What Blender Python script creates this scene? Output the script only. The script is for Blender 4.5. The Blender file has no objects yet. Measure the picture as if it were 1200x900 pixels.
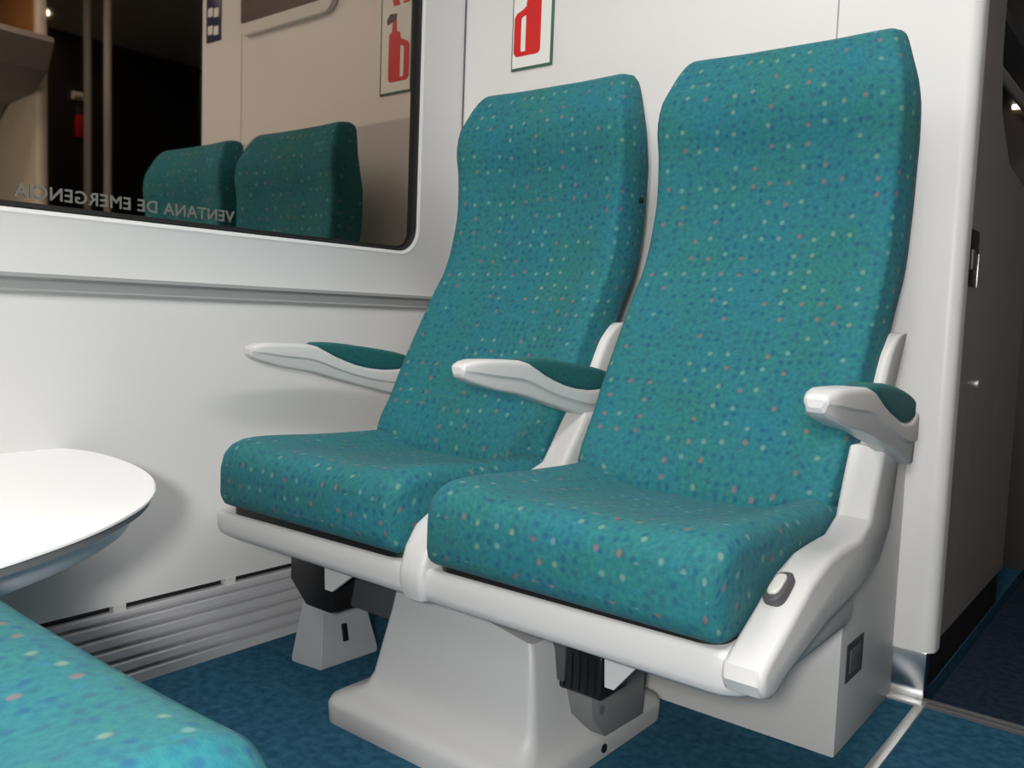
import bpy, bmesh, math, random
from mathutils import Vector, Matrix
random.seed(4)
SC = bpy.context.scene
COL = SC.collection
PI = math.pi

# ------------------------------------------------------------------ materials
def newmat(name):
    m = bpy.data.materials.new(name); m.use_nodes = True
    nt = m.node_tree; b = nt.nodes['Principled BSDF']
    return m, nt, b

def plain(name, col, rough=.5, metal=0., spec=.5, coat=0., noise=0., nscale=40., bump=0., bscale=300.):
    m, nt, b = newmat(name)
    b.inputs['Base Color'].default_value = (*col, 1)
    b.inputs['Roughness'].default_value = rough
    b.inputs['Metallic'].default_value = metal
    b.inputs['Specular IOR Level'].default_value = spec
    b.inputs['Coat Weight'].default_value = coat
    tc = nt.nodes.new('ShaderNodeTexCoord')
    if noise:
        n = nt.nodes.new('ShaderNodeTexNoise'); n.inputs['Scale'].default_value = nscale
        n.inputs['Detail'].default_value = 4
        r = nt.nodes.new('ShaderNodeMapRange')
        r.inputs['To Min'].default_value = 1 - noise; r.inputs['To Max'].default_value = 1 + noise
        mx = nt.nodes.new('ShaderNodeVectorMath'); mx.operation = 'SCALE'
        mx.inputs[0].default_value = col
        nt.links.new(tc.outputs['Object'], n.inputs['Vector'])
        nt.links.new(n.outputs['Fac'], r.inputs['Value'])
        nt.links.new(r.outputs['Result'], mx.inputs['Scale'])
        nt.links.new(mx.outputs['Vector'], b.inputs['Base Color'])
    if bump:
        n = nt.nodes.new('ShaderNodeTexNoise'); n.inputs['Scale'].default_value = bscale
        bp = nt.nodes.new('ShaderNodeBump'); bp.inputs['Strength'].default_value = bump
        bp.inputs['Distance'].default_value = .002
        nt.links.new(tc.outputs['Object'], n.inputs['Vector'])
        nt.links.new(n.outputs['Fac'], bp.inputs['Height'])
        nt.links.new(bp.outputs['Normal'], b.inputs['Normal'])
    return m

def emit(name, col, s):
    m, nt, b = newmat(name)
    b.inputs['Base Color'].default_value = (*col, 1)
    b.inputs['Emission Color'].default_value = (*col, 1)
    b.inputs['Emission Strength'].default_value = s
    return m

def fabric(name, base=(.016, .155, .172), dots=True):
    """teal moquette: woven ground with scattered cream, coral and navy flecks, laid out in metres of cloth"""
    m, nt, b = newmat(name)
    N = nt.nodes; L = nt.links
    b.inputs['Roughness'].default_value = .85
    b.inputs['Specular IOR Level'].default_value = .25
    b.inputs['Sheen Weight'].default_value = .03
    b.inputs['Sheen Roughness'].default_value = .5
    uv = N.new('ShaderNodeUVMap'); uv.uv_map = 'UVMap'
    # ground weave
    n1 = N.new('ShaderNodeTexNoise'); n1.inputs['Scale'].default_value = 130; n1.inputs['Detail'].default_value = 3
    L.new(uv.outputs['UV'], n1.inputs['Vector'])
    cr = N.new('ShaderNodeValToRGB')
    cr.color_ramp.elements[0].position = .3; cr.color_ramp.elements[0].color = (base[0]*.75, base[1]*.78, base[2]*.95, 1)
    cr.color_ramp.elements[1].position = .7; cr.color_ramp.elements[1].color = (base[0]*1.5, base[1]*1.15, base[2]*1.06, 1)
    L.new(n1.outputs['Fac'], cr.inputs['Fac'])
    # slow drift between bluer and greener wool
    n0 = N.new('ShaderNodeTexNoise'); n0.inputs['Scale'].default_value = 7; n0.inputs['Detail'].default_value = 2
    L.new(uv.outputs['UV'], n0.inputs['Vector'])
    tint = N.new('ShaderNodeValToRGB')
    tint.color_ramp.elements[0].position = .35; tint.color_ramp.elements[0].color = (1.15, 1.0, .87, 1)
    tint.color_ramp.elements[1].position = .65; tint.color_ramp.elements[1].color = (.95, .98, 1.08, 1)
    L.new(n0.outputs['Fac'], tint.inputs['Fac'])
    tm = N.new('ShaderNodeVectorMath'); tm.operation = 'MULTIPLY'
    L.new(cr.outputs['Color'], tm.inputs[0]); L.new(tint.outputs['Color'], tm.inputs[1])
    prev = tm.outputs[0]
    def flecks(pitch, rad, offx, offy, stops, keep, prev, soft=.55, mixf=.4):
        mp = N.new('ShaderNodeMapping'); mp.inputs['Location'].default_value = (offx, offy, 0)
        mp.inputs['Scale'].default_value = (1/pitch, 1/pitch, 1)
        L.new(uv.outputs['UV'], mp.inputs['Vector'])
        fl = N.new('ShaderNodeVectorMath'); fl.operation = 'FLOOR'; L.new(mp.outputs[0], fl.inputs[0])
        fr = N.new('ShaderNodeVectorMath'); fr.operation = 'FRACTION'; L.new(mp.outputs[0], fr.inputs[0])
        wn = N.new('ShaderNodeTexWhiteNoise'); wn.noise_dimensions = '3D'; L.new(fl.outputs[0], wn.inputs['Vector'])
        jit = N.new('ShaderNodeVectorMath'); jit.operation = 'SCALE'; jit.inputs['Scale'].default_value = .34
        sub5 = N.new('ShaderNodeVectorMath'); sub5.operation = 'SUBTRACT'; sub5.inputs[1].default_value = (.5, .5, .5)
        L.new(wn.outputs['Color'], sub5.inputs[0]); L.new(sub5.outputs[0], jit.inputs[0])
        a = N.new('ShaderNodeVectorMath'); a.operation = 'SUBTRACT'; a.inputs[1].default_value = (.5, .5, 0)
        L.new(fr.outputs[0], a.inputs[0])
        a2 = N.new('ShaderNodeVectorMath'); a2.operation = 'SUBTRACT'
        L.new(a.outputs[0], a2.inputs[0]); L.new(jit.outputs[0], a2.inputs[1])
        fz = N.new('ShaderNodeVectorMath'); fz.operation = 'MULTIPLY'; fz.inputs[1].default_value = (1, 1, 0)
        L.new(a2.outputs[0], fz.inputs[0])
        ln = N.new('ShaderNodeVectorMath'); ln.operation = 'LENGTH'; L.new(fz.outputs[0], ln.inputs[0])
        mr = N.new('ShaderNodeMapRange'); mr.interpolation_type = 'SMOOTHSTEP'
        r = rad/pitch
        mr.inputs['From Min'].default_value = r*(1-soft); mr.inputs['From Max'].default_value = r*(1+soft)
        mr.inputs['To Min'].default_value = 1; mr.inputs['To Max'].default_value = 0
        L.new(ln.outputs['Value'], mr.inputs['Value'])
        wn2 = N.new('ShaderNodeTexWhiteNoise'); wn2.noise_dimensions = '3D'
        ad = N.new('ShaderNodeVectorMath'); ad.operation = 'ADD'; ad.inputs[1].default_value = (7.3, 3.1, 1.7)
        L.new(fl.outputs[0], ad.inputs[0]); L.new(ad.outputs[0], wn2.inputs['Vector'])
        kp = N.new('ShaderNodeMath'); kp.operation = 'LESS_THAN'; kp.inputs[1].default_value = keep
        L.new(wn2.outputs['Value'], kp.inputs[0])
        mul = N.new('ShaderNodeMath'); mul.operation = 'MULTIPLY'
        L.new(mr.outputs[0], mul.inputs[0]); L.new(kp.outputs[0], mul.inputs[1])
        mu2 = N.new('ShaderNodeMath'); mu2.operation = 'MULTIPLY'; mu2.inputs[1].default_value = mixf
        L.new(mul.outputs[0], mu2.inputs[0])
        c = N.new('ShaderNodeValToRGB'); c.color_ramp.interpolation = 'CONSTANT'
        els = c.color_ramp.elements
        els[0].position = 0; els[0].color = (*stops[0][1], 1)
        els[1].position = stops[1][0]; els[1].color = (*stops[1][1], 1)
        for p, q in stops[2:]:
            e = els.new(p); e.color = (*q, 1)
        L.new(wn.outputs['Value'], c.inputs['Fac'])
        mx = N.new('ShaderNodeMix'); mx.data_type = 'RGBA'
        L.new(mul and mu2.outputs[0], mx.inputs['Factor'])
        L.new(prev, mx.inputs['A']); L.new(c.outputs['Color'], mx.inputs['B'])
        return mx.outputs['Result']
    if dots:
        prev = flecks(.0180, .0044, .3, .1, [(0, (.010, .055, .16)), (.55, (.025, .08, .13)), (.8, (.02, .16, .25))], .60, prev, mixf=.5)
        prev = flecks(.034, .0042, .15, .4, [(0, (.34, .42, .24)), (.30, (.26, .44, .38)), (.50, (.44, .10, .06)), (.80, (.03, .05, .18))], .68, prev, mixf=.34)
    L.new(prev, b.inputs['Base Color'])
    # cloth grain
    n2 = N.new('ShaderNodeTexNoise'); n2.inputs['Scale'].default_value = 420
    L.new(uv.outputs['UV'], n2.inputs['Vector'])
    bp = N.new('ShaderNodeBump'); bp.inputs['Strength'].default_value = .25; bp.inputs['Distance'].default_value = .002
    L.new(n2.outputs['Fac'], bp.inputs['Height']); L.new(bp.outputs['Normal'], b.inputs['Normal'])
    return m

def carpet(name, c0, c1):
    m, nt, b = newmat(name)
    tc = nt.nodes.new('ShaderNodeTexCoord')
    n = nt.nodes.new('ShaderNodeTexNoise'); n.inputs['Scale'].default_value = 55; n.inputs['Detail'].default_value = 6
    cr = nt.nodes.new('ShaderNodeValToRGB')
    cr.color_ramp.elements[0].position = .35; cr.color_ramp.elements[0].color = (*c0, 1)
    cr.color_ramp.elements[1].position = .68; cr.color_ramp.elements[1].color = (*c1, 1)
    nt.links.new(tc.outputs['Object'], n.inputs['Vector']); nt.links.new(n.outputs['Fac'], cr.inputs['Fac'])
    nt.links.new(cr.outputs['Color'], b.inputs['Base Color'])
    b.inputs['Roughness'].default_value = .95; b.inputs['Specular IOR Level'].default_value = .1
    n2 = nt.nodes.new('ShaderNodeTexNoise'); n2.inputs['Scale'].default_value = 600
    bp = nt.nodes.new('ShaderNodeBump'); bp.inputs['Strength'].default_value = .5; bp.inputs['Distance'].default_value = .003
    nt.links.new(tc.outputs['Object'], n2.inputs['Vector']); nt.links.new(n2.outputs['Fac'], bp.inputs['Height'])
    nt.links.new(bp.outputs['Normal'], b.inputs['Normal'])
    return m

M = {}
M['fabric'] = fabric('teal_moquette')
M['pad'] = fabric('teal_armpad', (.010, .105, .105), dots=False)
M['panel'] = plain('white_wall_panel', (.74, .73, .72), .42, noise=.02, nscale=6)
M['surround'] = plain('white_window_surround', (.67, .67, .67), .4, noise=.02, nscale=5)
M['lower'] = plain('white_lower_panel', (.62, .62, .615), .45, noise=.02, nscale=5)
M['shell'] = plain('white_seat_shell', (.59, .585, .58), .42, coat=.1)
M['ped'] = plain('light_grey_moulding', (.50, .50, .50), .45, noise=.03, nscale=9)
M['box'] = plain('grey_white_box', (.60, .60, .59), .45)
M['bracket'] = plain('grey_steel_bracket', (.20, .20, .20), .5)
M['foot'] = plain('grey_cast_foot', (.36, .38, .40), .5, noise=.05)
M['dgrey'] = plain('dark_grey_plastic', (.07, .07, .075), .55)
M['mgrey'] = plain('mid_grey_metal', (.13, .13, .135), .5)
M['black'] = plain('black_plastic', (.008, .008, .009), .35)
M['rubber'] = plain('black_rubber', (.012, .012, .013), .5)
M['stripe'] = plain('grey_trim_strip', (.30, .31, .31), .4)
M['duct'] = plain('grey_aluminium_duct', (.50, .50, .52), .65, spec=.2)
M['alu'] = plain('satin_aluminium', (.62, .61, .58), .35, metal=.6)
M['steel'] = plain('dark_brushed_steel', (.40, .36, .345), .36, metal=.25, noise=.15, nscale=12)
M['plinth'] = plain('polished_steel_plinth', (.45, .47, .5), .22, metal=1.)
M['table'] = plain('white_laminate', (.88, .88, .88), .35)
M['edge'] = plain('grey_table_edging', (.22, .22, .22), .5)
M['ceil'] = plain('ceiling_panel', (.62, .58, .52), .6)
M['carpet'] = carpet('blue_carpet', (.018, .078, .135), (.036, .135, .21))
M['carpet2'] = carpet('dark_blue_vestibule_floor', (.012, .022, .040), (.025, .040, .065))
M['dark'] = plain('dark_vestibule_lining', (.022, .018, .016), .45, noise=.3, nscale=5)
M['brown'] = plain('brown_vestibule_panel', (.060, .040, .034), .5)
M['tan'] = plain('warm_cream_panel', (.55, .48, .38), .5)
M['red'] = plain('signal_red', (.62, .012, .01), .4)
M['white'] = plain('sign_white', (.80, .82, .78), .4)
M['green'] = plain('sign_green_edge', (.05, .13, .09), .5)
M['navy'] = plain('sign_navy', (.015, .02, .07), .4)
M['letters'] = plain('etched_lettering', (.12, .12, .105), .6)
M['button'] = plain('ivory_button', (.6, .6, .57), .3)
M['lamp'] = emit('fluorescent_diffuser', (1, .97, .95), 11.5)
M['vlamp'] = emit('small_vestibule_lamp', (1, .85, .6), 2.0)  # glow that paints a glint, not a lamp
M['vlamp2'] = emit('warm_ceiling_lamp', (1, .86, .7), 14.0)  # glow of the added vestibule fill light
M['pole'] = plain('matt_grey_brown_pole', (.42, .36, .31), .5)
M['rack'] = plain('grey_brown_rack', (.23, .20, .17), .5)
M['wood'] = plain('orange_brown_veneer', (.34, .15, .05), .45, noise=.2, nscale=8)
# tinted double glazing: a night pane that gives back a dim, slightly warm reflection of the saloon
gm, gnt, gb = newmat('tinted_window_glass')
gb.inputs['Base Color'].default_value = (.42, .345, .285, 1)
gb.inputs['Metallic'].default_value = 1
gb.inputs['Roughness'].default_value = .025
M['glass'] = gm

# ------------------------------------------------------------------ mesh helpers
def link(name, me, m, parent=None):
    o = bpy.data.objects.new(name, me); COL.objects.link(o)
    if m is not None and not me.materials: me.materials.append(M[m])
    if parent is not None: o.parent = parent
    return o
def finish(name, bm, m, parent=None, smooth=True, angle=35):
    bmesh.ops.remove_doubles(bm, verts=bm.verts, dist=1e-6)
    bmesh.ops.recalc_face_normals(bm, faces=bm.faces)
    me = bpy.data.meshes.new(name)
    if smooth:
        for f in bm.faces: f.smooth = True
        for e in bm.edges:
            if len(e.link_faces) == 2 and e.calc_face_angle(0) > math.radians(angle): e.smooth = False
    bm.to_mesh(me); bm.free()
    return link(name, me, m, parent)
def bx(bm, lo, hi, bev=0, seg=2):
    r = bmesh.ops.create_cube(bm, size=1)
    vs = r['verts']
    for v in vs:
        v.co = Vector([lo[i] + (v.co[i] + .5)*(hi[i]-lo[i]) for i in range(3)])
    if bev:
        es = list({e for v in vs for e in v.link_edges})
        bmesh.ops.bevel(bm, geom=es, offset=bev, segments=seg, affect='EDGES', profile=.5)
def box(name, lo, hi, m, parent=None, bev=0, seg=2):
    bm = bmesh.new(); bx(bm, lo, hi, bev, seg); return finish(name, bm, m, parent)
def prism(bm, pts, axis, lo, hi, bev=0, seg=2, sel=None):
    """pts: 2-D outline in the two other axes (ordered x<y<z), pushed along axis from lo to hi"""
    oth = [i for i in range(3) if i != axis]
    def P(p, t):
        c = [0, 0, 0]; c[oth[0]] = p[0]; c[oth[1]] = p[1]; c[axis] = t; return c
    a = [bm.verts.new(P(p, lo)) for p in pts]; b = [bm.verts.new(P(p, hi)) for p in pts]
    fs = [bm.faces.new(a), bm.faces.new(b[::-1])]
    n = len(pts)
    for i in range(n): fs.append(bm.faces.new((a[i], b[i], b[(i+1) % n], a[(i+1) % n])))
    bmesh.ops.recalc_face_normals(bm, faces=fs)
    if bev:
        es = set(fs[0].edges) | set(fs[1].edges)
        bmesh.ops.bevel(bm, geom=list(es), offset=bev, segments=seg, affect='EDGES', profile=.5)
def prism_o(name, pts, axis, lo, hi, m, parent=None, bev=0, seg=2, angle=35):
    bm = bmesh.new(); prism(bm, pts, axis, lo, hi, bev, seg); return finish(name, bm, m, parent, angle=angle)
def cyl(bm, a, b, r, n=20, r2=None):
    a = Vector(a); b = Vector(b); d = b-a
    q = d.to_track_quat('Z', 'Y').to_matrix().to_4x4()
    bmesh.ops.create_cone(bm, cap_ends=True, segments=n, radius1=r, radius2=r if r2 is None else r2, depth=d.length,
                          matrix=Matrix.Translation((a+b)/2) @ q)
def cyl_o(name, a, b, r, m, parent=None, n=20, r2=None):
    bm = bmesh.new(); cyl(bm, a, b, r, n, r2); return finish(name, bm, m, parent)
def loft(name, secs, m, parent=None, closed=True, caps=True, angle=50, subdiv=0):
    """skin a list of equal-count rings; UVs are metres of cloth along and around"""
    bm = bmesh.new(); uvl = bm.loops.layers.uv.new('UVMap')
    rows = [[bm.verts.new(p) for p in s] for s in secs]
    n = len(secs[0])
    V = [0.]
    for a, b in zip(secs, secs[1:]):
        V.append(V[-1] + sum((Vector(p)-Vector(q)).length for p, q in zip(a, b))/n)
    mid = secs[len(secs)//2]
    U = [0.]
    for i in range(n): U.append(U[-1] + (Vector(mid[(i+1) % n])-Vector(mid[i])).length)
    for j in range(len(rows)-1):
        for i in range(n if closed else n-1):
            k = (i+1) % n
            f = bm.faces.new((rows[j][i], rows[j][k], rows[j+1][k], rows[j+1][i]))
            for l, (u, v) in zip(f.loops, ((U[i], V[j]), (U[i+1], V[j]), (U[i+1], V[j+1]), (U[i], V[j+1]))):
                l[uvl].uv = (u, v)
    if caps:
        for r, rev in ((rows[0], True), (rows[-1], False)):
            f = bm.faces.new(r[::-1] if rev else r)
            for l in f.loops:
                c = l.vert.co; l[uvl].uv = (c.x, c.z + c.y)
    bmesh.ops.recalc_face_normals(bm, faces=bm.faces)
    me = bpy.data.meshes.new(name)
    for f in bm.faces: f.smooth = True
    for e in bm.edges:
        if len(e.link_faces) == 2 and e.calc_face_angle(0) > math.radians(angle): e.smooth = False
    bm.to_mesh(me); bm.free()
    return link(name, me, m, parent)
def catmull(xs, ys, x):
    """monotone-ish interpolation of a table"""
    if x <= xs[0]: return ys[0]
    if x >= xs[-1]: return ys[-1]
    for i in range(len(xs)-1):
        if xs[i] <= x <= xs[i+1]:
            t = (x-xs[i])/(xs[i+1]-xs[i]); h = xs[i+1]-xs[i]
            def s(k):
                if k <= 0 or k >= len(xs)-1: 
                    k0 = max(k-1, 0); k1 = min(k+1, len(xs)-1); return (ys[k1]-ys[k0])/(xs[k1]-xs[k0])
                d0 = (ys[k]-ys[k-1])/(xs[k]-xs[k-1]); d1 = (ys[k+1]-ys[k])/(xs[k+1]-xs[k])
                return 0 if d0*d1 <= 0 else 2*d0*d1/(d0+d1)
            return (2*t**3-3*t*t+1)*ys[i] + (t**3-2*t*t+t)*h*s(i) + (-2*t**3+3*t*t)*ys[i+1] + (t**3-t*t)*h*s(i+1)
def rrect(x0, x1, y0, y1, r, n=5):
    pts = []
    for cx, cy, a in ((x1-r, y0+r, -PI/2), (x1-r, y1-r, 0), (x0+r, y1-r, PI/2), (x0+r, y0+r, PI)):
        for k in range(n+1):
            t = a + PI/2*k/n; pts.append((cx + r*math.cos(t), cy + r*math.sin(t)))
    return pts
def empty(name, loc=(0, 0, 0), rz=0):
    o = bpy.data.objects.new(name, None); COL.objects.link(o); o.location = loc; o.rotation_euler = (0, 0, rz)
    o.empty_display_size = .1
    return o
def tag(o, label=None, cat=None, group=None, kind=None):
    if label: o['label'] = label
    if cat: o['category'] = cat
    if group: o['group'] = group
    if kind: o['kind'] = kind
    return o
def structure(o): return tag(o, kind='structure')

# ------------------------------------------------------------------ constants of the place (metres)
XW = -.092            # face of the upper side wall
XG = -.108            # window pane
PX = 1.172            # aisle end of the partition
XR = 3.06             # far side wall
CEIL = 2.12
YB = -4.2             # closed end behind the camera
YV = 1.9              # end of the vestibule

# ------------------------------------------------------------------ the room
structure(box('floor', (-.15, YB, -.06), (1.150, YV, 0), 'carpet'))
structure(box('floor_aisle', (1.168, YB, -.06), (XR+.1, -.012, -.0005), 'carpet'))
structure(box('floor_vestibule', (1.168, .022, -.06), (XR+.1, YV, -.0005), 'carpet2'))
structure(box('trim_1', (1.150, YB, -.05), (1.168, -.012, .0025), 'alu', bev=.001))
bm = bmesh.new(); bx(bm, (1.150, -.012, -.05), (XR, .022, .001)); bx(bm, (1.150, -.010, .001), (XR, -.002, .006), .001); bx(bm, (1.150, .012, .001), (XR, .020, .006), .001)
structure(finish('trim_2', bm, 'mgrey'))
structure(box('ceiling', (-.3, YB, CEIL), (XR+.2, YV, CEIL+.05), 'ceil'))

# lower side wall: curves in towards the floor
prof = [(-.004, .158), (-.006, .20), (-.018, .27), (-.040, .36), (-.062, .47), (-.080, .60), (-.090, .70), (-.092, .727),
        (-.16, .727), (-.16, .158)]
bm = bmesh.new(); prism(bm, prof, 1, YB, .0)
structure(finish('wall_left', bm, 'lower', angle=25))
# grey rail line under the window panel
bm = bmesh.new()
prism(bm, [(-.16, .727), (-.088, .727), (-.086, .733), (-.092, .7365), (-.092, .752), (-.084, .757), (-.085, .764), (-.16, .764)], 1, YB, 0)
structure(finish('trim_3', bm, 'stripe', angle=20))

# window surround with a rounded opening, gasket and pane
win = empty('window_1', (XW, -1.4, 1.25)); structure(win)
def kid(o, p):
    o.parent = p; o.matrix_parent_inverse = Matrix.Translation(p.location).inverted(); return o
WY0, WY1, WZ0, WZ1 = -2.75, -.163, .876, 1.66
inner = rrect(WY0, WY1, WZ0, WZ1, .062, 10)
cxw, czw = (WY0+WY1)/2, (WZ0+WZ1)/2
OY0, OY1, OZ0, OZ1 = YB, 0., .764, CEIL
def outer_pt(p, y0=OY0, y1=OY1, z0=OZ0, z1=OZ1):
    # snap to the nearest side of the panel
    y, z = p
    iy0 = y < WY0+.07; iy1 = y > WY1-.07; iz0 = z < WZ0+.07; iz1 = z > WZ1-.07
    return (y, z, iy0, iy1, iz0, iz1)
bm = bmesh.new()
n = len(inner)
outer = []
for k, (y, z) in enumerate(inner):
    q, r_ = divmod(k, 11)
    # four arcs: (y1,z0) (y1,z1) (y0,z1) (y0,z0); first half of an arc goes to one side, second to the next
    corner = [(OY1, OZ0), (OY1, OZ1), (OY0, OZ1), (OY0, OZ0)][q]
    if r_ == 5: outer.append(corner); continue
    first = r_ < 5
    if q == 0: outer.append((y, OZ0) if first else (OY1, z))
    if q == 1: outer.append((OY1, z) if first else (y, OZ1))
    if q == 2: outer.append((y, OZ1) if first else (OY0, z))
    if q == 3: outer.append((OY0, z) if first else (y, OZ0))
def ringverts(loop, x): return [bm.verts.new((x, a, b)) for a, b in loop]
def grow(loop, d):
    out = []
    for k, (y, z) in enumerate(loop):
        q, r_ = divmod(k, 11)
        a = [-PI/2, 0, PI/2, PI][q] + PI/2*r_/10
        out.append((y + d*math.cos(a), z + d*math.sin(a)))
    return out
rings = [ringverts(outer, XW), ringverts(grow(inner, .014), XW), ringverts(grow(inner, .008), XW+.003), ringverts(grow(inner, .001), XW+.001), ringverts(inner, XW-.004)]
for a, b in zip(rings, rings[1:]):
    for i in range(n): bm.faces.new((a[i], a[(i+1) % n], b[(i+1) % n], b[i]))
# thickness on the partition end
kid(finish('window_surround', bm, 'surround', angle=30), win)
bm = bmesh.new()
rings = [ringverts(inner, XW-.002), ringverts(grow(inner, -.004), XW-.001), ringverts(grow(inner, -.006), XG+.001), ringverts(grow(inner, -.006), XG-.004), ringverts(grow(inner, .02), XG-.004)]
for a, b in zip(rings, rings[1:]):
    for i in range(n): bm.faces.new((a[i], a[(i+1) % n], b[(i+1) % n], b[i]))
kid(finish('gasket', bm, 'rubber'), win)
bm = bmesh.new(); a = ringverts(grow(inner, 0), XG+.0004); b = ringverts([(min(y, WY1-.020), max(z, WZ0+.008)) for y, z in grow(inner, -.012)], XG+.0004)
for i in range(n): bm.faces.new((a[i], a[(i+1) % n], b[(i+1) % n], b[i]))
kid(finish('printed_border', bm, 'rubber'), win)
bm = bmesh.new(); prism(bm, grow(inner, .004), 0, XG-.006, XG)
kid(finish('glass_pane', bm, 'glass'), win)
# lettering on the pane, reading correctly from outside
def text_mesh(name, s, size, m, parent, mat, extrude=.0004):
    cu = bpy.data.curves.new(name, 'FONT'); cu.body = s; cu.size = size; cu.extrude = extrude; cu.offset = .0006
    cu.align_x = 'CENTER'; cu.align_y = 'BOTTOM_BASELINE'; cu.resolution_u = 3; cu.space_character = 1.08
    to = bpy.data.objects.new('tmp', cu); COL.objects.link(to)
    dg = bpy.context.evaluated_depsgraph_get(); dg.update()
    me = bpy.data.meshes.new_from_object(to.evaluated_get(dg)); bpy.data.objects.remove(to)
    me.transform(mat); me.name = name
    if mat.determinant() < 0: me.flip_normals()
    me.materials.clear(); me.materials.append(M[m])
    o = bpy.data.objects.new(name, me); COL.objects.link(o)
    return kid(o, parent) if parent else o
# text x runs towards -y (mirrored when seen from inside)
T = Matrix(((0, 0, 1, XG+.001), (-1, 0, 0, -.915), (0, 1, 0, .897), (0, 0, 0, 1)))
text_mesh('lettering', 'VENTANA DE EMERGENCIA', .033, 'letters', win, T)
structure(box('wall_left_backing', (-.24, YB, .05), (-.17, YV, CEIL), 'dark'))

# the partition behind the seats, its plinth and its framed panel
part_out = rrect(-.16, PX, 0, .045, .018, 6)
bm = bmesh.new()
pts = [(-.16, .0), (PX-.024, .0)]
for k in range(1, 7):
    t = -PI/2 + PI/2*k/6; pts.append((PX-.024+.024*math.cos(t), .024+.024*math.sin(t)))
pts += [(PX, .05), (-.16, .05)]
prism(bm, pts, 2, .10, CEIL)
wp = structure(finish('wall_back', bm, 'panel', angle=30))
# panel joints
structure(box('trim_4', (XW-.004, -.0035, .77), (XW+.004, -.0005, CEIL), 'mgrey'))
structure(box('trim_5', (.9095, -.0006, .1), (.9125, .002, CEIL), 'stripe'))
structure(box('baseboard_back', (-.05, .004, 0), (PX-.012, .03, .10), 'plinth', bev=.002))
structure(prism_o('trim_6', [(1.090, -.022), (PX-.008, -.022), (PX-.002, .004), (1.090, .004)], 2, 0, .007, 'alu', bev=.002))

# vestibule side: brushed steel pocket wall beside the gangway
bm = bmesh.new()
poly = [(.05, .10), (.82, .10), (.82, 1.07), (.46, 1.10), (.33, 1.19), (.29, 1.30), (.272, CEIL), (.05, CEIL)]
prism(bm, poly, 0, 1.10, 1.158)
structure(finish('wall_vestibule', bm, 'steel', angle=20))
structure(box('baseboard_vestibule', (1.09, .05, 0), (1.148, .82, .10), 'dark'))
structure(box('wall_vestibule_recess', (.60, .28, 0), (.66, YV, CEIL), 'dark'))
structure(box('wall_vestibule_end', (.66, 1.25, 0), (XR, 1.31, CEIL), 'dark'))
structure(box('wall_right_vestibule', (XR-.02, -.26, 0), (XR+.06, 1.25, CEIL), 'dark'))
# partition of the other side of the aisle, a little nearer
OPX, OPY = 1.80, -.30
bm = bmesh.new(); prism(bm, rrect(OPX, XR, OPY, OPY+.045, .018, 5), 2, .10, CEIL)
structure(finish('wall_back_right', bm, 'tan', angle=30))
structure(box('baseboard_back_right', (OPX+.01, OPY+.005, 0), (XR, OPY+.04, .10), 'plinth'))
structure(box('wall_right', (XR, YB, 0), (XR+.08, -.26, CEIL), 'tan'))
structure(box('wall_front', (-.16, YB-.08, 0), (XR+.08, YB, CEIL), 'tan'))
# far window (night) in the right wall
w2 = empty('window_2', (XR, -1.9, 1.25)); structure(w2)
kid(box('window_frame', (XR-.012, -3.0, .86), (XR, -.62, 1.62), 'rubber', bev=.004), w2)
kid(box('glass_pane', (XR-.016, -2.97, .89), (XR-.0125, -.65, 1.59), 'glass'), w2)
structure(box('trim_7', (XR-.010, YB, .73), (XR, OPY, .765), 'stripe'))

# ------------------------------------------------------------------ heating duct along the foot of the wall
duct = empty('heating_duct', (0, -1.2, 0))
tag(duct, 'long ribbed grey heating duct with black slots at the foot of the side wall', 'heating duct')
pr = [(-.14, 0), (.004, 0)]
zs = .004
for k in range(5):
    z0 = .004 + k*.0265
    pr += [(.004, z0+.001), (.0055, z0+.016), (-.010, z0+.018), (-.010, z0+.0255)]
pr += [(.003, .137), (.003, .145), (-.14, .145)]
bm = bmesh.new(); prism(bm, pr, 1, YB+.02, -.005)
kid(finish('duct_cover', bm, 'duct', angle=20), duct)
kid(box('slot_void', (-.13, YB+.02, .1452), (-.018, -.005, .1578), 'black'), duct)
y = -.764
ys = []
while y > YB+.1: ys.append(y); y -= .234
for y in [-.53, -.296, -.07] + ys:
    kid(box('slot_spacer', (-.018, y-.012, .1452), (-.002, y+.012, .1578), 'lower'), duct)

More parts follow.
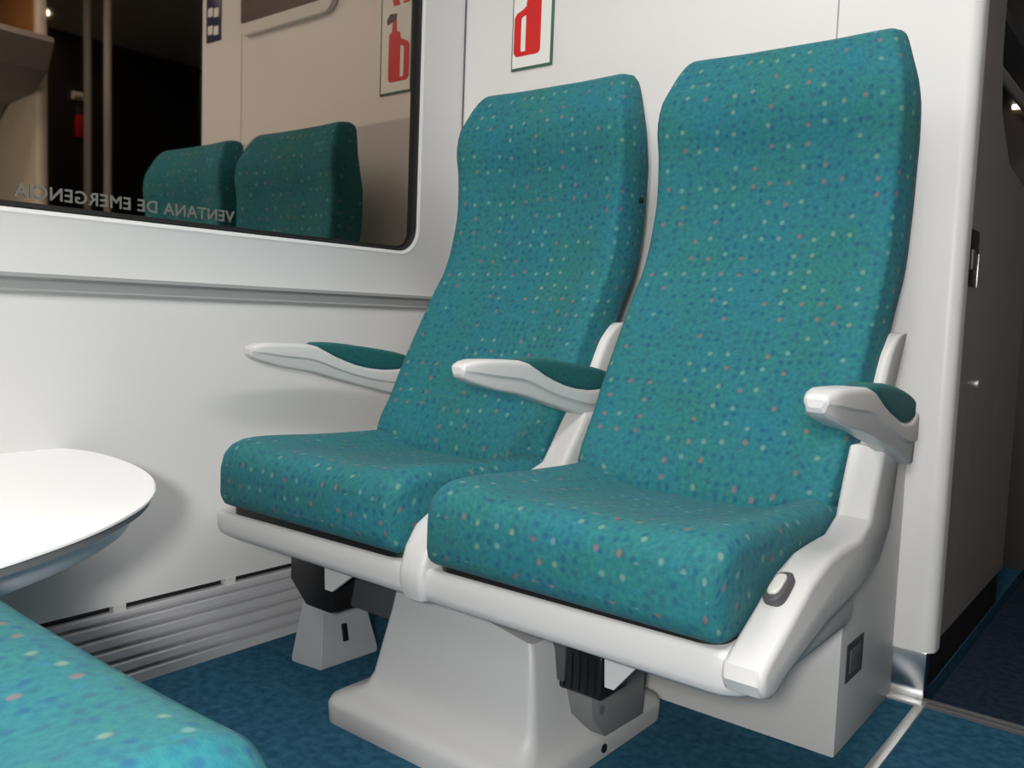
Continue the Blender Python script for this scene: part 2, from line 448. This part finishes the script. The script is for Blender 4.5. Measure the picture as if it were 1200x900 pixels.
# ------------------------------------------------------------------ seats
ZF = [.395, .41, .432, .454, .54, .61, .68, .77, .82, .88, .97, 1.04, 1.10, 1.14, 1.175, 1.203, 1.225, 1.237, 1.242]
YF = [-.438, -.440, -.446, -.4835, -.440, -.405, -.365, -.312, -.280, -.260, -.244, -.243, -.250, -.248, -.235, -.222, -.206, -.190, -.165]
HW = [.205, .222, .232, .2395, .242, .242, .242, .242, .241, .239, .238, .240, .242, .238, .228, .218, .209, .200, .184]
TH = [.03, .07, .09, .100, .102, .102, .102, .104, .106, .108, .108, .106, .100, .093, .085, .078, .066, .048, .02]
def back_ring(cx, z):
    yf = catmull(ZF, YF, z); w = catmull(ZF, HW, z); th = catmull(ZF, TH, z)
    r = min(.026, th*.45, w*.4)
    bol = .024 if z < 1.0 else .024*(1 - .7*min(1, (z-1.0)/.24))
    if z < .5: bol *= max(.3, (z-.36)/.14)
    pts = []
    K = 18
    ins = min(.009, th*.12); rf = min(.016, th*.28); x1 = w - ins - rf
    rb = min(.014, th*.3)
    def side(sg):
        q = []
        for k in range(1, 7):
            t = PI/2*k/6
            q.append((cx + sg*(x1 + rf*math.sin(t)), yf + rf*(1-math.cos(t)), z))
        q.append((cx + sg*(w - ins*.35), yf + th*.34, z))
        q.append((cx + sg*w, yf + th*.56, z))
        for k in range(0, 5):
            t = PI/2*k/4
            q.append((cx + sg*(w - .004 - rb*(1-math.cos(t))), yf + th - rb + rb*math.sin(t), z))
        return q
    for k in range(K+1):        # front face, left to right
        u = -1 + 2*k/K
        x = u*x1
        s = max(0, (abs(u)-.42)/.58); s = s*s*(3-2*s)
        # the lower hem sags with the hollow of the seat cushion
        s2 = max(0, (abs(u)-.50)/.50); s2 = s2*s2*(3-2*s2)
        sag = .030*(1-s2)*min(1, max(0, (.52-z)/.07))
        pts.append((cx + x, yf + bol*(1-s) + sag*.15, z - sag))
    pts += side(1)
    pts.append((cx, yf + th, z))
    pts += side(-1)[::-1]
    return pts
def make_backrest(cx, root):
    zs = [.395, .41, .432, .438, .444, .454, .462] + [.47 + .02*k for k in range(36)] + [1.198, 1.206, 1.216, 1.225, 1.231, 1.237, 1.240, 1.242]
    zs = sorted(z for z in set(zs))
    return loft('backrest', [back_ring(cx, z) for z in zs], 'fabric', root)
YC = [-.870, -.866, -.858, -.845, -.825, -.79, -.74, -.66, -.55, -.45, -.395, -.38]
ZT = [.425, .442, .456, .465, .471, .473, .471, .466, .462, .460, .455, .44]
ZB = [.370, .358, .349, .343, .341, .341, .341, .341, .341, .341, .341, .36]
WC = [.222, .229, .235, .2385, .240, .240, .240, .240, .240, .240, .238, .225]
DP = [.000, .000, .001, .002, .004, .008, .013, .020, .026, .031, .033, .030]
def cush_ring(cx, y):
    zt = catmull(YC, ZT, y); zb = catmull(YC, ZB, y); w = catmull(YC, WC, y); dp = catmull(YC, DP, y)
    h = zt-zb; r = min(.030, h*.42); rb = min(.014, h*.3)
    pts = []; K = 18
    for k in range(K+1):
        u = -1 + 2*k/K; x = u*(w-r)
        s = max(0, (abs(u)-.50)/.50); s = s*s*(3-2*s)
        pts.append((cx+x, y, zt - dp*(1-s) - .003*(1-u*u)))
    for k in range(1, 7):
        t = PI/2*k/6; pts.append((cx + w - r + r*math.sin(t), y, zt - r*(1-math.cos(t))))
    for k in range(0, 4):
        t = PI/2*k/3; pts.append((cx + w - rb*(1-math.cos(t)), y, zb + rb - rb*math.sin(t)))
    pts.append((cx, y, zb))
    for k in range(3, -1, -1):
        t = PI/2*k/3; pts.append((cx - w + rb*(1-math.cos(t)), y, zb + rb - rb*math.sin(t)))
    for k in range(6, 0, -1):
        t = PI/2*k/6; pts.append((cx - w + r - r*math.sin(t), y, zt - r*(1-math.cos(t))))
    return pts
def make_cushion(cx, root):
    ys = YC[:5] + [-.825 + .025*k for k in range(1, 17)] + [-.41, -.395, -.385, -.38]
    return loft('seat_cushion', [cush_ring(cx, y) for y in sorted(set(ys))], 'fabric', root)
def shell_ring(cx, z, top):
    yf = catmull(ZF, YF, max(z, .45)); y0 = yf + .050; y1 = yf + .128; w = .2575
    d = max(0, z-(top-.05)); 
    if d > 0:
        t = min(1, d/.05); y0 += .045*(1-math.sqrt(max(0, 1-t*t)))*.9
    return [(cx+a, b, z) for a, b in rrect(-w, w, y0, max(y1, y0+.012), min(.012, (y1-y0)*.3), 4)]
def make_shell(cx, root):
    top = .715
    zs = [.335 + .02*k for k in range(17)] + [.675, .685, .695, .703, .709, .713, .715]
    return loft('seat_shell', [shell_ring(cx, z, top) for z in sorted(zs)], 'shell', root)
# armrest: white moulded body with a teal pad let into its top
AY = [-.768, -.764, -.752, -.735, -.69, -.63, -.605, -.56, -.50, -.44, -.40, -.365, -.350]
AT = [.636, .641, .6455, .648, .6475, .6455, .640, .620, .600, .588, .588, .600, .598]
AB = [.626, .620, .614, .609, .598, .588, .583, .571, .556, .538, .527, .517, .535]
AW = [.010, .015, .019, .021, .0225, .0235, .024, .024, .024, .024, .024, .024, .021]
def arm_ring(cx, y):
    zt = catmull(AY, AT, y); zb = catmull(AY, AB, y); w = catmull(AY, AW, y); h = zt-zb
    r = min(.009, h*.3, w*.6); zc = zb + h*.45
    # lower half slightly narrower, with the moulding line of the photo half way down
    wl = w*.80
    pts = []
    for k in range(5):
        t = PI/2*k/4; pts.append((cx + w - r + r*math.sin(t), y, zt - r*(1-math.cos(t))))
    pts += [(cx + w, y, zc+.002), (cx + wl + .001, y, zc-.002)]
    rb = min(.006, h*.2)
    for k in range(4):
        t = PI/2*k/3; pts.append((cx + wl - rb*(1-math.cos(t)), y, zb + rb*(1-math.sin(t))))
    for k in range(3, -1, -1):
        t = PI/2*k/3; pts.append((cx - wl + rb*(1-math.cos(t)), y, zb + rb*(1-math.sin(t))))
    pts += [(cx - wl - .001, y, zc-.002), (cx - w, y, zc+.002)]
    for k in range(4, -1, -1):
        t = PI/2*k/4; pts.append((cx - w + r - r*math.sin(t), y, zt - r*(1-math.cos(t))))
    return pts
PY = [-.612, -.600, -.57, -.53, -.50, -.46, -.42, -.385, -.372]
PT = [.645, .6485, .6485, .6455, .642, .636, .629, .620, .612]
PB = [.642, .637, .624, .610, .600, .591, .587, .592, .600]
def make_arm(cx, root, k=1., name='armrest'):
    back = lambda y: y if y < -.5 else -.5 + (y+.5)*k
    ys = sorted(set(AY + [-.715, -.66, -.58, -.53, -.47, -.42, -.38]))
    a = loft(name, [[(p[0], back(p[1]), p[2]) for p in arm_ring(cx, y)] for y in ys], 'shell', root, angle=28)
    secs = []
    for y in sorted(set(PY + [-.55, -.515, -.48, -.44, -.4])):
        zt = catmull(PY, PT, y); zb = catmull(PY, PB, y)-.004; w = .0225 if -.605 < y < -.38 else .017
        r = min(.009, (zt-zb)*.45)
        secs.append([(cx+p, back(y), q) for p, q in rrect(-w, w, zb, zt, r, 4)])
    loft('armrest_pad', secs, 'pad', a)
    return a

SX = (.345, .883)
def bench(root):
    for cx in SX:
        make_cushion(cx, root); make_backrest(cx, root); sh = make_shell(cx, root)
        # pan under the cushion
        bm = bmesh.new()
        prism(bm, rrect(cx-.236, cx+.232, -.842, -.39, .03, 5), 2, .322, .350)
        finish('cushion_tray', bm, 'black', root)
        # little black hook on the right flank of the back
        if cx == SX[0]:
            cyl_o('hook', (cx+.225, -.178, .972), (cx+.243, -.178, .972), .006, 'black', root, 12)
    make_arm(.050, root, 1.3); make_arm(.614, root, 1.25); make_arm(1.181, root, .88)
    # seat frame: one white moulding carrying both cushions, front rail curved up at the wall end
    out = []
    for x, y in rrect(.052, 1.150, -.848, -.42, .045, 6): out.append((x, y))
    bm = bmesh.new()
    lv = [(.276, .060), (.277, .030), (.280, .012), (.286, .004), (.296, .001), (.324, .000), (.331, .003), (.333, .008)]
    rows = []
    for z, ins in lv:
        rr = rrect(.052+ins*1.3, 1.150-ins*.2, -.852+ins, -.42-ins, .045, 6)
        rows.append([bm.verts.new((x, y, z + (.010*(x-.6) if z > .3 else 0))) for x, y in rr])
    for a, b in zip(rows, rows[1:]):
        for i in range(len(a)): bm.faces.new((a[i], a[(i+1) % len(a)], b[(i+1) % len(a)], b[i]))
    bm.faces.new(rows[0][::-1]); bm.faces.new(rows[-1])
    finish('seat_frame', bm, 'shell', root, angle=50)
    # underside tray the mechanism hangs from; its dark grey paints in the shade there
    bm = bmesh.new(); prism(bm, rrect(.15, 1.10, -.765, -.45, .03, 4), 2, .250, .280, bev=.012)
    finish('under_tray', bm, 'dgrey', root)
    # central hub between the cushions, running back and up into the post of the middle armrest
    bm = bmesh.new()
    hub = [(-.861, .305), (-.852, .281), (-.80, .268), (-.45, .29), (-.34, .40), (-.33, .52), (-.355, .545), (-.43, .545), (-.50, .455), (-.60, .425),
           (-.74, .420), (-.79, .412), (-.828, .392), (-.850, .362), (-.861, .330)]
    prism(bm, hub, 0, .587, .641, bev=.012, seg=4)
    finish('centre_bracket', bm, 'shell', root, angle=40)
    # end frame on the aisle side: bright sloping rail, knee and post under the armrest
    bm = bmesh.new()
    end = [(-.872, .318), (-.862, .302), (-.835, .294), (-.795, .308), (-.655, .338), (-.535, .352), (-.44, .372), (-.395, .42), (-.375, .50), (-.362, .545),
           (-.455, .548), (-.478, .50), (-.500, .448), (-.545, .428), (-.610, .427), (-.665, .424), (-.725, .408), (-.795, .372), (-.850, .345), (-.868, .335)]
    prism(bm, end, 0, 1.127, 1.180, bev=.009, seg=3)
    ef = finish('end_frame', bm, 'shell', root, angle=40)
    # wall-side stub that carries the first armrest
    bm = bmesh.new()
    st = [(-.44, .30), (-.30, .30), (-.30, .545), (-.375, .545), (-.39, .45)]
    prism(bm, st, 0, .064, .084, bev=.006); finish('arm_bracket', bm, 'shell', root)
    # recline push button on the sloping rail
    d = Vector((0, -.40, .92)).normalized()
    M4 = Matrix.Translation((1.1455, -.752, .3985)) @ Matrix.Rotation(math.radians(24), 4, 'X') @ Matrix.Rotation(math.radians(-14), 4, 'Y')
    def oval(nm, rx, ry, h0, h1, m):
        bm = bmesh.new(); a = []; b = []; c = []
        for k in range(28):
            t = 2*PI*k/28; ct = math.copysign(abs(math.cos(t))**.6, math.cos(t)); sn = math.copysign(abs(math.sin(t))**.6, math.sin(t))
            a.append(bm.verts.new((rx*ct, ry*sn, h0))); b.append(bm.verts.new((rx*ct, ry*sn, h1-.002)))
            c.append(bm.verts.new(((rx-.002)*ct, (ry-.002)*sn, h1)))
        for i in range(28):
            j = (i+1) % 28
            bm.faces.new((a[i], a[j], b[j], b[i])); bm.faces.new((b[i], b[j], c[j], c[i]))
        bm.faces.new(a[::-1]); bm.faces.new(c)
        bm.transform(M4)
        return finish(nm, bm, m, ef)
    oval('button_bezel', .0135, .029, -.012, .0045, 'dgrey')
    oval('push_button', .0085, .0195, .0, .0085, 'button')
    # pedestal
    bm = bmesh.new()
    P = [(0, .366, .812, -.822, -.388, .035), (.030, .364, .814, -.824, -.386, .036), (.040, .368, .810, -.820, -.390, .036),
         (.047, .380, .800, -.808, -.402, .036), (.054, .400, .797, -.792, -.420, .030), (.064, .416, .792, -.776, -.436, .026), (.085, .427, .787, -.764, -.450, .018),
         (.13, .438, .780, -.756, -.462, .012), (.20, .455, .770, -.748, -.475, .010), (.268, .468, .762, -.742, -.485, .010)]
    rows = []
    for z, x0, x1, y0, y1, r in P:
        rows.append([bm.verts.new((x, y, z - (.05*max(0, (x-.56)/.20) if z > .25 else 0))) for x, y in rrect(x0, x1, y0, y1, r, 5)])
    for a, b in zip(rows, rows[1:]):
        for i in range(len(a)): bm.faces.new((a[i], a[(i+1) % len(a)], b[(i+1) % len(a)], b[i]))
    bm.faces.new(rows[0][::-1]); bm.faces.new(rows[-1])
    pd = finish('pedestal', bm, 'ped', root, angle=50)
    cyl_o('bolt_hole', (.811, -.600, .018), (.8155, -.600, .018), .0075, 'black', pd, 16)
    # cross beam with ribbed black end cap, bracket and bolts
    box('cross_beam', (.15, -.690, .150), (.79, -.620, .215), 'dgrey', root, bev=.004)
    bm = bmesh.new(); bx(bm, (.776, -.686, .138), (.856, -.604, .208), .005, 3)
    for k in range(5): bx(bm, (.782+k*.0145, -.6885, .144), (.788+k*.0145, -.685, .202))
    finish('beam_cap', bm, 'black', root)
    bm = bmesh.new(); prism(bm, [(.165, .252), (.270, .252), (.298, .200), (.285, .148), (.215, .148), (.165, .190)], 1, -.742, -.640, bev=.006)
    finish('beam_clamp', bm, 'black', root)
    bm = bmesh.new(); prism(bm, [(-.668, .140), (-.660, .090), (-.62, .050), (-.50, .046), (-.50, .140)], 0, .765, .828, bev=.003)
    br = finish('beam_bracket', bm, 'bracket', root)
    cyl_o('bolt', (.82, -.645, .105), (.834, -.645, .105), .008, 'mgrey', br, 6)
    for gx, k in ((.315, 1.), (.921, .62)):
        bm = bmesh.new(); prism(bm, [(gx-.01, .280), (gx+.10*k, .280), (gx+.085*k, .262), (gx+.014*k, .208), (gx-.006, .208)], 1, -.772, -.765)
        finish('gusset', bm, 'shell', root)
    # foot under the wall end
    bm = bmesh.new()
    lo = [(.126, -.706), (.208, -.696), (.214, -.548), (.126, -.548)]; hi = [(.134, -.665), (.166, -.660), (.172, -.59), (.134, -.59)]
    a = [bm.verts.new((x, y, 0)) for x, y in lo]; a2 = [bm.verts.new((x, y, .012)) for x, y in lo]; b = [bm.verts.new((x, y, .215)) for x, y in hi]
    for r1, r2 in ((a, a2), (a2, b)):
        for i in range(4): bm.faces.new((r1[i], r1[(i+1) % 4], r2[(i+1) % 4], r2[i]))
    bm.faces.new(a[::-1]); bm.faces.new(b)
    bmesh.ops.bevel(bm, geom=[e for e in bm.edges], offset=.003, segments=2, affect='EDGES')
    ft = finish('wall_foot', bm, 'foot', root)
    bm = bmesh.new(); bx(bm, (-.003, -.006, -.018), (.003, .006, .018), .002)
    bm.transform(Matrix.Translation((.2045, -.632, .062)) @ Matrix.Rotation(math.radians(-12), 4, 'Y'))
    finish('foot_slot', bm, 'black', ft)

main = empty('double_seat', (.614, -.6, 0))
def bench_at(root):
    before = set(COL.objects)
    bench(root)
    inv = Matrix.Translation(root.location).inverted()
    for o in COL.objects:
        if o not in before and o.parent == root: o.matrix_parent_inverse = inv
bench_at(main)
tag(main, 'pair of high-backed teal seats on one white pedestal in front of the partition', 'train seat')

# single seat facing back, of which the photograph shows the corner of the cushion
fac = empty('facing_seat', (0, 0, 0))
tag(fac, 'teal fleck-patterned seat cushion cut off by the bottom left corner, facing the pair', 'train seat')
make_cushion(0, fac); make_backrest(0, fac); make_shell(0, fac)
bm = bmesh.new(); prism(bm, rrect(-.225, .225, -.83, -.42, .03, 5), 2, .27, .328, bev=.01); finish('seat_frame', bm, 'shell', fac)
bm = bmesh.new(); prism(bm, rrect(-.20, .20, -.80, -.40, .03, 5), 2, .326, .350); finish('cushion_tray', bm, 'black', fac)
bm = bmesh.new()
rows = []
for z, g in ((0, 0), (.035, 0), (.05, .03), (.09, .06), (.272, .085)):
    rows.append([bm.verts.new((x, y, z)) for x, y in rrect(-.20+g, .20-g, -.72+g, -.36-g, .03, 5)])
for a, b in zip(rows, rows[1:]):
    for i in range(len(a)): bm.faces.new((a[i], a[(i+1) % len(a)], b[(i+1) % len(a)], b[i]))
bm.faces.new(rows[0][::-1]); bm.faces.new(rows[-1]); finish('pedestal', bm, 'ped', fac)
fac.location = (.883, -1.462-.870, 0); fac.rotation_euler = (0, 0, PI)

# ------------------------------------------------------------------ box under and behind the aisle seat
ub = empty('under_seat_box', (.9, -.17, 0))
tag(ub, 'grey-white equipment box on the floor behind the aisle seat, square socket in its side', 'equipment box')
bm = bmesh.new(); prism(bm, [(-.333, 0), (-.002, 0), (-.002, .53), (-.20, .53), (-.333, .31)], 0, .60, 1.100, bev=.003)
kid(finish('housing', bm, 'box'), ub)
bm = bmesh.new(); prism(bm, [(-.302, .118), (-.212, .118), (-.212, .185), (-.302, .185)], 0, 1.0985, 1.1015)
kid(finish('socket_plate', bm, 'dgrey'), ub)
kid(box('socket_insert', (1.1012, -.285, .130), (1.103, -.232, .172), 'mgrey', bev=.0008), ub)

# ------------------------------------------------------------------ small table at the window
tb = empty('window_table', (-.09, -1.3, .46))
tag(tb, 'white rounded table fixed to the side wall, cut by the left edge', 'table')
ctl = [(-.088, -1.13), (-.07, -1.085), (-.02, -1.058), (.07, -1.050), (.176, -1.062), (.27, -1.085), (.345, -1.119), (.41, -1.160), (.47, -1.213), (.545, -1.305), (.60, -1.41), (.622, -1.47),
       (.630, -1.53), (.615, -1.59), (.58, -1.63), (.45, -1.65), (.2, -1.65), (0, -1.62), (-.07, -1.59), (-.088, -1.55)]
def smooth_loop(pts, it=2):
    for _ in range(it):
        out = [pts[0]]
        for a, b in zip(pts, pts[1:]):
            out += [(a[0]*.75+b[0]*.25, a[1]*.75+b[1]*.25), (a[0]*.25+b[0]*.75, a[1]*.25+b[1]*.75)]
        out.append(pts[-1]); pts = out
    return pts
tl = smooth_loop(ctl)
cxt, cyt = .2, -1.35
def scl(pts, k, dx=0, dy=0): return [(max(-.088, -.088+(x+.088)*k) + dx, cyt+(y-cyt)*k + dy) for x, y in pts]
def stack(name, levels, m, parent):
    bm = bmesh.new(); rows = []
    for z, pts in levels: rows.append([bm.verts.new((x, y, z)) for x, y in pts])
    for a, b in zip(rows, rows[1:]):
        for i in range(len(a)): bm.faces.new((a[i], a[(i+1) % len(a)], b[(i+1) % len(a)], b[i]))
    bm.faces.new(rows[0][::-1]); bm.faces.new(rows[-1])
    return kid(finish(name, bm, m, angle=40), parent)
stack('tabletop', [(.4475, scl(tl, .994)), (.4485, tl), (.4515, scl(tl, .9995)), (.4535, scl(tl, .994))], 'table', tb)
stack('table_edging', [(.4345, scl(tl, .975)), (.4355, scl(tl, .985)), (.4475, scl(tl, .992))], 'edge', tb)
stack('table_bracket', [(.394, scl(tl, .82)), (.395, scl(tl, .90)), (.399, scl(tl, .915)), (.4345, scl(tl, .945))], 'table', tb)

# ------------------------------------------------------------------ fire extinguisher sign on the partition
sg = empty('fire_extinguisher_sign', (.14, 0, 1.5))
tag(sg, 'upright white sign with a red fire extinguisher on the partition above the window seat', 'sign')
kid(box('sign_border', (.0755, -.0045, 1.350), (.2065, -.0002, 1.650), 'green', bev=.0012), sg)
kid(box('sign_face', (.080, -.0055, 1.356), (.200, -.003, 1.645), 'white'), sg)
bm = bmesh.new()
prism(bm, rrect(.122, .169, 1.384, 1.525, .012, 5), 1, -.0068, -.005)
prism(bm, [(.136, 1.52), (.158, 1.52), (.154, 1.56), (.140, 1.56)], 1, -.0067, -.005)
kid(finish('extinguisher_symbol', bm, 'red'), sg)
bm = bmesh.new()
hp = [(.130, 1.512), (.112, 1.500), (.092, 1.492), (.084, 1.482), (.084, 1.394), (.093, 1.384), (.130, 1.384), (.130, 1.395), (.108, 1.395), (.106, 1.400), (.106, 1.476), (.110, 1.482), (.130, 1.486)]
prism(bm, hp, 1, -.0066, -.005); kid(finish('hose_symbol', bm, 'red'), sg)
bm = bmesh.new(); prism(bm, [(.150, 1.556), (.176, 1.548), (.180, 1.560), (.166, 1.578), (.138, 1.575), (.140, 1.560)], 1, -.0069, -.005)
kid(finish('handle_symbol', bm, 'black'), sg)
bm = bmesh.new(); prism(bm, [(.088, 1.600), (.112, 1.600), (.112, 1.606), (.094, 1.606), (.094, 1.630), (.088, 1.630)], 1, -.0065, -.005)
prism(bm, [(.125, 1.598), (.132, 1.612), (.128, 1.616), (.142, 1.636), (.158, 1.620), (.152, 1.598)], 1, -.0065, -.005)
kid(finish('flame_symbol', bm, 'red'), sg)

# framed dark panel high on the partition (met in the window's reflection)
fp = empty('framed_panel', (.66, 0, 1.78))
tag(fp, 'wide dark panel in a rounded white frame high on the partition, mirrored in the window', 'framed panel')
bm = bmesh.new(); prism(bm, rrect(.405, .905, 1.632, 1.95, .05, 6), 1, -.022, 0, bev=.006); kid(finish('panel_frame', bm, 'panel'), fp)
bm = bmesh.new(); prism(bm, rrect(.445, .885, 1.672, 1.91, .012, 4), 1, -.0235, -.02); kid(finish('dark_pane', bm, 'brown'), fp)
cs = empty('pictogram_sign', (1.08, 0, 1.72))
tag(cs, 'small navy pictogram plate high on the partition, mirrored in the window', 'sign')
kid(box('plate', (1.035, -.004, 1.652), (1.125, -.0002, 1.86), 'navy', bev=.001), cs)
for k in range(3):
    z = 1.672 + k*.062
    kid(box('pictogram', (1.048, -.0052, z), (1.076, -.0038, z+.03), 'white'), cs)
    kid(box('pictogram', (1.084, -.0052, z+.006), (1.112, -.0038, z+.036), 'white'), cs)

# ------------------------------------------------------------------ vestibule furniture
lk = empty('door_lock', (1.158, .13, .87))
tag(lk, 'dark recessed lock with a bright edge on the steel wall at the right', 'door lock')
kid(box('lock_recess', (1.155, .096, .812), (1.1592, .196, .925), 'black', bev=.002), lk)
kid(box('lock_edge', (1.155, .198, .812), (1.1605, .205, .880), 'alu', bev=.001), lk)
kid(box('latch', (1.158, .130, .845), (1.163, .150, .885), 'mgrey', bev=.002), lk)
kn = tag(cyl_o('screw_cap', (1.157, .277, .612), (1.164, .277, .612), .008, 'alu', None, 16), 'tiny bright round cap low on the brushed steel wall', 'cap')
sh = empty('luggage_shelf', (.9, .9, 1.4)); tag(sh, 'dark shelf with bright rail deep in the vestibule, top right corner', 'luggage shelf')
kid(box('shelf_board', (.67, .36, 1.402), (1.14, 1.24, 1.43), 'dgrey'), sh)
kid(cyl_o('shelf_rail', (1.13, .38, 1.30), (1.13, 1.24, 1.30), .012, 'alu', None), sh)
kid(box('shelf_back', (.67, 1.20, 1.0), (1.14, 1.24, 1.402), 'brown'), sh)
vl = tag(box('vestibule_lamp', (1.03, 1.185, 1.388), (1.09, 1.20, 1.402), 'vlamp', bev=.003), 'small warm lamp glinting in the dark vestibule, top right', 'lamp')  # emissive block imitates a reflected highlight; no lamp is there
for i, x in enumerate((1.855, 2.03)):
    p = empty('grab_pole', (x, 0, 0))
    tag(p, ['upright grab pole nearer the aisle, in the window reflection', 'upright grab pole further from the aisle, in the window reflection'][i], 'pole', 'vestibule grab poles')
    cyl_o('pole', (0, 0, 0), (0, 0, CEIL), .016, 'pole', p, 24)
    cyl_o('floor_flange', (0, 0, 0), (0, 0, .012), .035, 'alu', p, 24)
    cyl_o('ceiling_flange', (0, 0, CEIL-.012), (0, 0, CEIL), .035, 'alu', p, 24)
hm = empty('emergency_hammer', (XR-.02, .42, 1.62)); tag(hm, 'small red emergency hammer with a pale head on the far vestibule wall', 'hammer')
kid(box('handle', (XR-.05, .405, 1.585), (XR-.022, .445, 1.70), 'red', bev=.006), hm)
kid(cyl_o('head', (XR-.036, .39, 1.80), (XR-.036, .45, 1.80), .022, 'white', None), hm)
kid(box('mount', (XR-.03, .415, 1.60), (XR-.02, .435, 1.81), 'dgrey'), hm)
# overhead rack of the other side
rk = empty('luggage_rack', (XR-.2, -2, 1.7)); tag(rk, 'grey-brown overhead luggage rack of the far side, in the window reflection', 'luggage rack')
bm = bmesh.new(); prism(bm, [(XR, 1.36), (2.14, 1.43), (2.05, 1.485), (1.80, 1.50), (1.68, 1.56), (1.625, 1.655), (1.63, 1.675), (1.75, 1.71), (2.14, 1.765), (XR, 1.80)], 1, YB+.02, OPY-.01, bev=.004)
kid(finish('rack_shelf', bm, 'rack', angle=25), rk)
structure(box('trim_8', (1.82, OPY-.006, 1.72), (XR, OPY-.0005, CEIL), 'wood'))

# ------------------------------------------------------------------ lights
def ceiling_light(x, y0, y1, label):
    o = empty('ceiling_light', (x, (y0+y1)/2, CEIL)); tag(o, label, 'ceiling light', 'ceiling lights')
    kid(box('light_housing', (x-.15, y0, CEIL-.022), (x+.15, y1, CEIL), 'panel', bev=.003), o)
    kid(box('diffuser', (x-.13, y0+.02, CEIL-.026), (x+.13, y1-.02, CEIL-.0205), 'lamp'), o)
ceiling_light(1.40, -1.75, -.35, 'long ceiling light over the aisle nearest the partition')
ceiling_light(1.40, -3.4, -2.0, 'long ceiling light over the aisle behind the camera')
ceiling_light(.45, -1.75, -.65, 'long ceiling light over the window table')
vc = empty('vestibule_ceiling_light', (2.78, .05, CEIL)); tag(vc, 'round warm ceiling light of the vestibule', 'ceiling light')  # added, unseen source that lifts the hammer and steel wall out of the dark
kid(cyl_o('lamp_rim', (2.78, .05, CEIL-.02), (2.78, .05, CEIL), .13, 'dgrey', None, 32), vc); kid(cyl_o('lamp_glass', (2.78, .05, CEIL-.024), (2.78, .05, CEIL-.019), .11, 'vlamp2', None, 32), vc)
ld = bpy.data.lights.new('camera_flash', 'AREA'); ld.shape = 'DISK'; ld.size = .12; ld.energy = 19; ld.color = (1, .98, .95)
lo = bpy.data.objects.new('camera_flash', ld); COL.objects.link(lo)
lo.location = (1.60, -2.04, .84)
tag(lo, 'flash lamp beside the camera', 'flash lamp')
lo.rotation_euler = (Vector((.45, -.2, .55))-lo.location).to_track_quat('-Z', 'Y').to_euler()

w = bpy.data.worlds.new('night'); SC.world = w; w.use_nodes = True
w.node_tree.nodes['Background'].inputs['Color'].default_value = (.02, .022, .03, 1)
w.node_tree.nodes['Background'].inputs['Strength'].default_value = .3

# ------------------------------------------------------------------ camera
F_PX = 1011.35; yaw, pitch, roll = .6728, -.0786, .0371
cam = bpy.data.cameras.new('camera'); co = bpy.data.objects.new('camera', cam); COL.objects.link(co)
f = Vector((-math.sin(yaw)*math.cos(pitch), math.cos(yaw)*math.cos(pitch), math.sin(pitch)))
r = Vector((math.cos(yaw), math.sin(yaw), 0)); u = r.cross(f)
r2 = math.cos(roll)*r + math.sin(roll)*u; u2 = -math.sin(roll)*r + math.cos(roll)*u
m3 = Matrix((r2, u2, -f)).transposed()
co.matrix_world = Matrix.Translation((1.5305, -1.7772, .72)) @ m3.to_4x4()
cam.sensor_width = 36; cam.sensor_fit = 'HORIZONTAL'; cam.lens = F_PX/1200*36; cam.clip_start = .02
SC.camera = co
SC.view_settings.view_transform = 'Standard'; SC.view_settings.look = 'None'
SC.view_settings.exposure = 0.08; SC.view_settings.gamma = 1; SC.view_settings.use_curve_mapping = False
